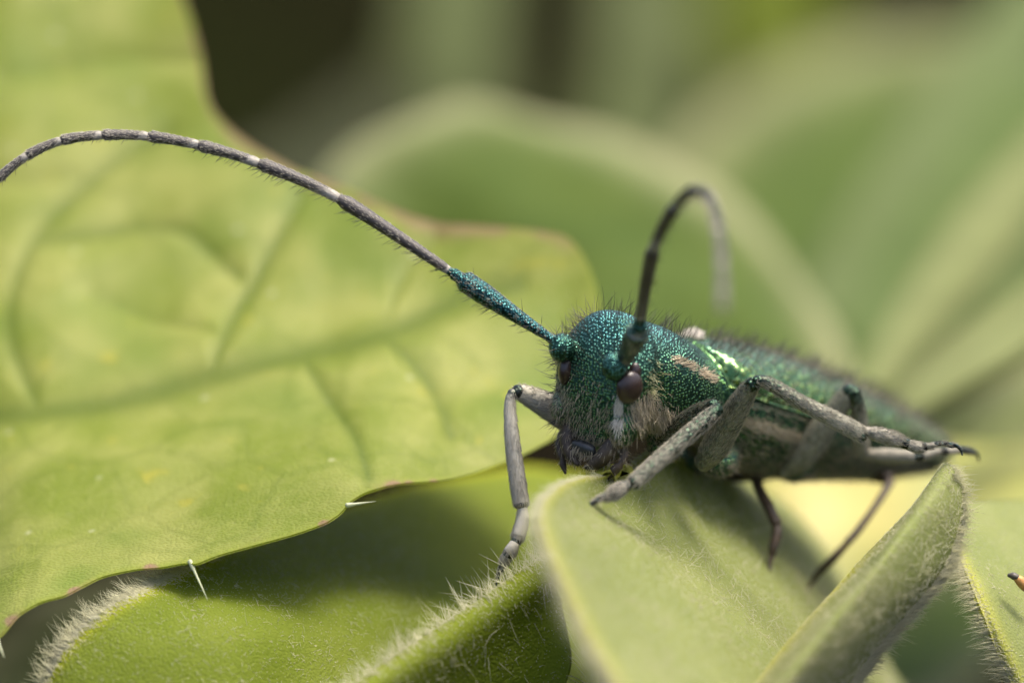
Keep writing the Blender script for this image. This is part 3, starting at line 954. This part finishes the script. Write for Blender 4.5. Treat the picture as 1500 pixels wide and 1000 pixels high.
BQ = outward(BV, BQ); BN = vnormals(BV, BQ)
# short tan pubescence following the felt, combed down the face and back along the body
comb = np.where((head_m > .5)[:, None], -bU * 1.0 - bL * .15, -bF * 1.0 - bU * .5)
fur_on(body, BV, BQ, 9000, np.clip(felt, 0, 1) ** 1.3, .105, .0048, comb, M_HAIR_TAN, 1.8, .3, seed=21, up=.55)
# white tuft under the eye and the dense tan tufts behind the cheek
w = np.exp(-((pxv - 906) / 3.6) ** 2 - ((pyv - 602) / 17) ** 2) * (BN[:, 1] < 0)
fur_on(body, BV, BQ, 420, w, .15, .006, -bU - .02 * bL, hair_mat('white_tuft', (.72, .68, .58), .2, .5), 2.6, .09, seed=22, up=.35)
w = np.exp(-((pxv - 945) / 16) ** 2 - ((pyv - 600) / 15) ** 2) * (BN[:, 1] < 0) + np.exp(-((pxv - 975) / 16) ** 2 - ((pyv - 615) / 12) ** 2) * (BN[:, 1] < 0)
fur_on(body, BV, BQ, 1400, w, .20, .0065, -bU + .35 * bL, M_HAIR_TAN, 1.3, .3, seed=23, up=.6)
# stripe on the pronotum
w = np.exp(-(dst / 4) ** 2) * (nl_ > 0) * (BN[:, 1] < 0)
fur_on(body, BV, BQ, 420, w, .10, .005, -bF - .4 * bU, hair_mat('stripe_hair', (.66, .55, .38), .2, .5), 1.6, .3, seed=24, up=.5)
# erect dark bristles on head, pronotum and cheeks
w = ((nu_ > .15) & (pxv < 1010)) * 1.0 * (hc > .1)
fur_on(body, BV, BQ, 330, w, .30, .0042, -bF * .3 + bU * .4, M_HAIR_DARK, .35, .22, seed=25, up=1.1)
w = ((hb < -.45) & (head_m > .5) & (nf_ > -.5)) * 1.0
fur_on(body, BV, BQ, 190, w, .26, .0045, -bL, M_HAIR_DARK, .6, .25, seed=26, up=1.0)
w = np.exp(-((pxv - 957) / 9) ** 2 - ((pyv - 565) / 30) ** 2) * (BN[:, 1] < 0)
fur_on(body, BV, BQ, 70, w, .16, .0038, bL * 1.0, M_HAIR_WHITE, .8, .3, seed=27, up=.8)
# fine grey down of the belly
w = (1 - head_m) * np.clip((pyv - 600) / 40, 0, 1)
fur_on(body, BV, BQ, 3600, w, .13, .005, -bF - bU * .8, M_HAIR_DUSK, 1.5, .35, seed=28, up=.7)

# eyes: a tall lower lobe that wraps round the antenna base
for s in (-1, 1):
    c = Hd(.00, s * (.70 if s > 0 else .47), (.185 if s > 0 else .12))
    a1 = norm(bL * s + bF * .35); a3 = norm(bU - .12 * bF); a2 = np.cross(a3, a1)
    v, q = ellipsoid(c, np.array([a1 * .13, a2 * .215, a3 * .25]), 30, 40)
    v2, q2 = ellipsoid(Hd(-.15, s * (.67 if s > 0 else .45), .36), np.array([a1 * .09, a2 * .10, a3 * .16]), 20, 28)
    V, Q = merge([(v, q), (v2, q2)])
    obj('eye', V, Q, M_EYE, beetle)

# mouth: labrum, jaws, feelers
v, q = ellipsoid(Hd(.20, -.0, -.93), np.array([bF * .08, bL * .22, bU * .10]), 18, 28, 2.6)
lab = obj('labrum', v, q, M_LABRUM, beetle)
q = outward(v, q)
fur_on(lab, v, q, 130, ((v - v.mean(0)) @ bU < .03) * 1.0, .13, .006, -bU, M_HAIR_TAN, 1.6, .3, seed=31, name='mouth_hairs', up=.7)
for s in (-1, 1):
    pts = [(*Hd(.02, s * .40, -.80), .13), (*Hd(.12, s * .36, -.95), .13), (*Hd(.20, s * .24, -1.10), .10), (*Hd(.24, s * .08, -1.20), .04)]
    v, q = tube(pts, 24, 18)
    md = obj('mandible', v, q, M_MOUTH, beetle)
    q = outward(v, q)
    fur_on(md, v, q, 80, None, .12, .0045, -bU + .2 * bF, M_HAIR_TAN, 1.5, .35, seed=33 + s, name='mouth_hairs', up=.6)
    pp = [(*Hd(-.08, s * .50, -.86), .06), (*Hd(-.02, s * .58, -.98), .075), (*Hd(.06, s * .58, -1.06), .05), (*Hd(.08, s * .56, -1.10), .07), (*Hd(.14, s * .48, -1.22), .065), (*Hd(.16, s * .44, -1.26), .04), (*Hd(.19, s * .40, -1.34), .05), (*Hd(.22, s * .33, -1.44), .018)]
    v, q = tube(pp, 40, 14)
    pl = obj('palp', v, q, M_MOUTH, beetle)
    q = outward(v, q)
    fur_on(pl, v, q, 60, None, .1, .0045, -bU, M_HAIR_TAN, 1.0, .4, seed=36 + s, name='mouth_hairs', up=.8)
# brush of hairs along the lower margin of the face
w = np.exp(-((hc + .78) / .10) ** 2) * (nf_ > .1) * head_m
fur_on(body, BV, BQ, 300, w, .14, .0045, -bU + .15 * bF, M_HAIR_DUSK, 1.5, .3, seed=39, up=.7)

# wing cases
RE = spl(RING[8:], 110)
u = np.linspace(0, 1, len(RE))
for s in (-1, 1):
    low = np.interp(u, [0, .1, .5, 1], [1.15, 1.27, 1.50, 1.95])
    ph = np.linspace(.012, 1, 40)[None] * low[:, None]
    bulge = .045 + .10 * np.exp(-((u - .10) / .07) ** 2)[:, None] * np.exp(-((ph - .85) / .45) ** 2) + .02 * np.sin(u * 40)[:, None] * np.exp(-((ph - .6) / .5) ** 2) * np.exp(-u * 3)[:, None]
    taper = np.clip(u / .03, 0, 1)[:, None] ** .5
    Vt = ring_pts(RE, s * ph, 0.0)
    cc = FN(RE[:, :3])[:, None]
    outv = norm(Vt - cc)
    Vo = Vt + outv * (bulge * taper + .005)[..., None]
    Vi = Vt + outv * (-.03)
    n, m = len(RE), 40
    V = np.concatenate([Vo.reshape(-1, 3), Vi.reshape(-1, 3)])
    q = grid_faces(n, m)
    idx = np.arange(n * m).reshape(n, m)
    loop = np.concatenate([idx[:-1, 0], idx[-1, :-1], idx[:0:-1, -1], idx[0, :0:-1]])
    nx = np.roll(loop, -1)
    rim = np.stack([loop, nx, nx + n * m, loop + n * m], 1)
    Q = np.concatenate([q, q[:, ::-1] + n * m, rim[:, ::-1]])
    if s < 0: Q = Q[:, ::-1]
    Q = outward(V, Q)
    tn = np.tile((np.clip(.75 - ph * .75, 0, 1) * np.ones_like(Vt[..., 0])).ravel(), 2)
    fe = np.tile((np.clip((u - .28) / .5, 0, 1)[:, None] * .46 + 0 * ph).ravel(), 2)
    ely = obj('elytron', V, Q, M_ELY, beetle, attrs={'tint': tn, 'felt': fe})
    fq = q if s > 0 else q[:, ::-1]
    fq = outward(Vo.reshape(-1, 3), fq)
    w = (.25 + np.clip((u - .1) / .4, 0, 1)[:, None] + 0 * ph).ravel()
    fur_on(ely, Vo.reshape(-1, 3), fq, 2600, w, .10, .005, -bF - .3 * bU, M_HAIR_DUSK, 1.6, .3, seed=41 + s, name='elytron_hairs', up=.5)
    w = (np.clip(1.2 - ph, 0, 1) + 0 * u[:, None]).ravel()
    fur_on(ely, Vo.reshape(-1, 3), fq, 420, w, .25, .005, -bF, M_HAIR_DARK, .5, .25, seed=44 + s, name='elytron_hairs', up=1.0)
# white scutellum
v, q = ellipsoid(F(1014, 494, 2.0), np.array([bF * .14, bL * .14, bU * .08]), 18, 24)
sc = obj('scutellum', v, q, M_SCUT, beetle)
q = outward(v, q)
fur_on(sc, v, q, 500, None, .09, .007, -bF, hair_mat('scutellum_hair', (.7, .64, .56), .2, .5), 1.2, .4, seed=47, name='scutellum_hairs', up=.8)

# ------------------------------------------------------------------ antennae
M_SEG = plain_mat('x', (.03, .025, .022), (.06, .05, .045))


def seg_mat():
    m, nt, out = new_mat('antenna_segment')
    co = nt.nodes.new('ShaderNodeTexCoord').outputs['Object']
    pale = attr(nt, 'felt')
    n1 = noise(nt, 14., 4, .7, co)
    f = ramp(nt, mathn(nt, 'ADD', pale, mathn(nt, 'MULTIPLY', mathn(nt, 'SUBTRACT', n1, .5), .9)), .35, .7)
    c = mixc(nt, noise(nt, 20., 3, .6, co), (.014, .011, .008), (.055, .045, .036))
    c = mixc(nt, f, c, (.25, .23, .19))
    p = nd(nt, 'ShaderNodeBsdfPrincipled', Roughness=.45)
    nt.links.new(c, p.inputs['Base Color'])
    bp = nd(nt, 'ShaderNodeBump', Strength=.6, Distance=.02)
    nt.links.new(noise(nt, 34., 3, .7, co), bp.inputs['Height'])
    nt.links.new(bp.outputs[0], p.inputs['Normal'])
    nt.links.new(p.outputs[0], out.inputs[0])
    return m


M_SEG = seg_mat()


def antenna(nodes, rad, label, seed, olive=0.0):
    """nodes: joints from the socket outwards (px, py, Y); scape, pedicel, then the long segments"""
    J = FN(np.asarray(nodes, float))
    A = empty('antenna', J[0], beetle)
    A['label'] = label
    full = spl(J, (len(J) - 1) * 14 + 1)
    hv, hq = [], []
    for k in range(len(J) - 1):
        P = full[k * 14:(k + 1) * 14 + 1].copy()
        r0, r1 = rad[k][0] * .9, rad[k][1] * .9
        n = len(P)
        t = np.linspace(0, 1, n)
        if k == 0:
            r = np.interp(t, [0, .06, .3, .7, .93, 1], [r0 * .85, r0 * .7, r0 * 1.05, r1 * 1.02, r1, r1 * .62])
        elif k == 1:
            r = np.interp(t, [0, .25, .7, 1], [r0 * .6, r0, r1 * 1.05, r1 * .7])
        else:
            r = np.interp(t, [0, .06, .5, .92, .98, 1], [r0 * .78, r0 * .95, (r0 + r1) / 2 * .97, r1 * 1.06, r1 * 1.02, r1 * .75])
        v, q = tube(np.concatenate([P, r[:, None]], 1), 44, 18, caps=True)
        tt = np.concatenate([np.zeros(5), np.linspace(0, 1, 44), np.ones(5)])[:, None] * np.ones((1, 18))
        ang = np.arange(18) / 18 * 2 * np.pi
        under = np.clip(-np.cos(ang), 0, 1)[None] * np.ones((54, 1))
        if k == 0:
            o = obj('scape', v, q, M_SCAPE, A, attrs={'tint': np.clip(.75 - .5 * under - olive, 0, 1).ravel(), 'felt': (.08 + .16 * under + .3 * olive).ravel()})
        elif k == 1:
            o = obj('pedicel', v, q, M_SCAPE, A, attrs={'tint': (.4 + 0 * under).ravel(), 'felt': (.1 + 0 * under).ravel()})
        else:
            pale = np.clip(1.25 - tt / (.26 if k > 2 else .07), 0, 1) * .78 + .46 * under * np.clip(1.25 - tt, 0, 1) * (1.15 - .05 * k)
            pale = np.maximum(pale, .18) * (tt < .965)
            o = obj('antenna_segment', v, q, M_SEG, A, attrs={'felt': pale.ravel()})
        q = outward(v, q)
        r_ = np.random.default_rng(seed + k)
        # lying short hairs and a fringe of longer dark bristles below
        T = norm(P[-1] - P[0])
        pS, nS, kk = sample(v, q, 420 if k != 1 else 60, None, r_)
        D = .45 * nS + T * 1.6 + r_.normal(0, .2, nS.shape)
        a, b = hairs(pS, D, .045, .003, None, r_)
        hv.append((a, b, 'g'))
        nb = {0: 60, 1: 8, 2: 60, 3: 46, 4: 26}.get(k, 12)
        wt = (under.ravel() > .25) * 1.0 if k != 0 else (.15 + under.ravel())
        pS, nS, kk = sample(v, q, nb, wt, r_)
        D = 1.0 * nS + T * .8 + r_.normal(0, .2, nS.shape)
        a, b = hairs(pS, D, (.17 if k < 5 else .08) * (.5 + .8 * r_.random(nb)), .0042, None, r_)
        hv.append((a, b, 'd'))
    for key, mt in (('g', M_HAIR_GREY), ('d', M_HAIR_DARK)):
        V, Q = merge([(a, b) for a, b, c in hv if c == key])
        o = obj('antenna_hairs', V, Q, mt, A)
        o['kind'] = 'stuff'
    return A


RAD = [(.105, .175), (.10, .095), (.085, .115), (.09, .105), (.085, .095), (.08, .09), (.075, .085), (.075, .082), (.072, .08), (.07, .075), (.06, .065), (.055, .03)]
antenna([(812, 499, .0), (675, 408, -.05), (657, 396, -.05), (498, 292, 0), (381, 240, .05), (292, 213, .1), (218, 200, .15), (150, 198, .15), (90, 206, .15), (40, 228, .1), (-2, 262, .1), (-35, 305, .1)],
        RAD, 'long banded antenna stretched across the toothed leaf', 60)
antenna([(905, 545, -.30), (935, 484, -1.3), (938, 466, -1.5), (957, 366, -2.9), (988, 305, -4.0), (1017, 279, -5.0), (1040, 292, -6.0), (1052, 335, -6.9), (1057, 385, -7.8), (1058, 425, -8.6), (1058, 452, -9.2)],
        [(.12, .185), (.12, .115)] + RAD[2:], 'antenna bent toward the viewer and arching over the pronotum', 90, .8)

# ------------------------------------------------------------------ legs
M_TARSUS = cuticle_mat('tarsus_cuticle', (.03, .06, .05), (.05, .06, .07), (.01, .01, .01), (.28, .255, .195), 15., .5, .4, fnoise=.4, ftone=.75)
M_LEG_BROWN = plain_mat('brown_leg', (.028, .017, .008), (.06, .036, .014), 5., .6)


def leg(femur, tibia, tarsus, label, seed, felt=.45, nh=1500, mat=None, side=1, m_tars=None):
    L = empty('leg', F(*femur[0][:3]), beetle)
    L['label'] = label
    hv = []
    r_ = np.random.default_rng(seed)
    for nm, pth, fe in (('femur', femur, felt), ('tibia', tibia, felt * .95), ('tarsus', tarsus, felt * 1.05)):
        pa = np.asarray(pth, float)
        P = np.concatenate([FN(pa[:, :3]), pa[:, 3:] * .83], 1)
        v, q = tube(P, 60, 22)
        n = len(v)
        ft = np.full(n, fe) * (1 + .0 * v[:, 0])
        lit = (vnormals(v, q) @ np.array([0, 0, 1.0]))
        ends = np.concatenate([np.zeros(5), np.linspace(0, 1, 60), np.ones(5)])
        ends = np.repeat(ends, 22)
        if nm == 'tibia':
            ft = ft * np.clip(.55 + ends * 1.1, 0, 1.25)
            ft[ends > .985] = 0
        if nm == 'tarsus':
            ft[(np.abs(ends - .46) < .025) | (np.abs(ends - .66) < .02)] = 0
            ft[ends > .78] *= .4
        if nm == 'femur':
            ft[ends > .965] = 0
        pieces_ = [(v, q)]
        if nm == 'tarsus':          # the two claws
            end, pre = P[-1, :3], P[-2, :3]
            d = norm(end - pre)
            sd = norm(np.cross(d, np.array([0, 1.0, .2])))
            for s in (-1, 1):
                side_v = np.array([0, .05 * s, 0])
                pieces_.append(tube([(*(end - d * .03), .032), (*(end + d * .07 + side_v), .028), (*(end + d * .13 + side_v * 1.6 + np.array([0, 0, -.05])), .02), (*(end + d * .15 + side_v * 1.8 + np.array([0, 0, -.12])), .006)], 22, 22))
        k0 = len(v)
        V, Q = merge(pieces_)
        ft = np.concatenate([ft, np.zeros(len(V) - k0)])
        o = obj(nm, V, Q, mat or (M_LEG if nm != 'tarsus' else M_TARSUS), L, attrs={'tint': np.full(len(V), .2), 'felt': ft})
        qq = outward(v, q)
        k = int(nh * (.75 if nm != 'tarsus' else .45))
        pS, nS, kk = sample(v, qq, k, np.clip(ft[:k0], .05, 1), r_)
        T = norm(P[-1, :3] - P[0, :3])
        D = .38 * nS + T * 1.5 + r_.normal(0, .16, nS.shape)
        hv.append(hairs(pS - nS * .004, D, .075 * (.6 + .7 * r_.random(k)), .0032, None, r_))
    V, Q = merge(hv)
    o = obj('leg_hairs', V, Q, M_HAIR_DARK if mat is M_LEG_BROWN else M_HAIR_GREY, L)
    o['kind'] = 'stuff'
    return L


leg([(958, 655, .9, .14), (985, 632, .5, .17), (1018, 608, .1, .165), (1046, 595, -.25, .125)],
    [(1051, 599, -.35, .115), (1038, 611, -.42, .14), (990, 652, -.65, .145), (945, 692, -.85, .14), (929, 706, -.92, .13)],
    [(925, 707, -.92, .075), (912, 714, -.98, .125), (900, 722, -1.02, .125), (890, 726, -1.05, .08), (880, 729, -1.1, .06), (870, 735, -1.15, .05)],
    'front leg reaching forward onto the middle leaf', 101, .40, 2600)
leg([(1030, 678, 1.0, .17), (1045, 658, .85, .25), (1068, 618, .55, .235), (1090, 580, .25, .18), (1103, 562, .05, .13)],
    [(1108, 558, 0, .10), (1125, 561, 0, .115), (1170, 587, 0, .125), (1220, 613, 0, .15), (1252, 630, 0, .155), (1263, 637, 0, .14)],
    [(1268, 632, 0, .09), (1285, 636, 0, .13), (1310, 643, 0, .125), (1322, 648, 0, .09), (1345, 655, 0, .105), (1360, 653, 0, .06), (1378, 649, 0, .045), (1395, 652, .02, .05)],
    'middle leg bent over the elytron with its foot on the hairy leaf tip', 102, .52, 3600)
leg([(1150, 690, 2.9, .14), (1175, 668, 2.75, .25), (1205, 628, 2.5, .24), (1232, 590, 2.3, .19), (1246, 573, 2.2, .15)],
    [(1250, 574, 2.15, .13), (1257, 600, 2.3, .14), (1260, 635, 2.6, .15), (1263, 662, 2.9, .14)],
    [(1268, 666, 2.9, .10), (1300, 668, 2.6, .14), (1335, 668, 2.3, .12), (1370, 662, 2.4, .08), (1405, 659, 2.6, .07), (1424, 662, 2.8, .06)],
    'hind leg bent up against the abdomen', 103, .60, 1200)
leg([(870, 640, 1.6, .18), (835, 614, 1.2, .25), (800, 593, .95, .225), (770, 578, .75, .165), (757, 573, .65, .12)],
    [(751, 575, .62, .09), (747, 592, .60, .10), (750, 640, .5, .125), (758, 700, .42, .14), (764, 738, .38, .135)],
    [(766, 744, .36, .08), (766, 760, .34, .11), (760, 782, .3, .12), (757, 790, .28, .085), (750, 803, .26, .11), (742, 815, .30, .10), (737, 826, .40, .07), (732, 836, .5, .05)],
    'pale grey front leg standing beside the toothed leaf', 104, .80, 3000, M_LEG_PALE)
leg([(1060, 690, 4.2, .18), (1085, 690, 4.0, .2), (1100, 690, 3.6, .16)],
    [(1104, 692, 3.3, .10), (1112, 715, 3.1, .09), (1126, 742, 2.9, .095), (1137, 765, 2.8, .10)],
    [(1138, 768, 2.8, .07), (1138, 782, 2.75, .09), (1133, 800, 2.7, .08), (1130, 815, 2.7, .05)],
    'thin brown middle leg below the belly', 105, .1, 300, M_LEG_BROWN)
leg([(1230, 690, 5.6, .16), (1270, 690, 5.0, .18), (1300, 700, 4.4, .13)],
    [(1304, 706, 4.2, .075), (1284, 738, 3.9, .065), (1260, 772, 3.7, .065), (1243, 792, 3.6, .07)],
    [(1240, 796, 3.6, .06), (1220, 818, 3.6, .075), (1200, 838, 3.7, .06), (1190, 852, 3.8, .04)],
    'dark hind leg reaching down behind the upright leaf', 106, .1, 300, M_LEG_BROWN)
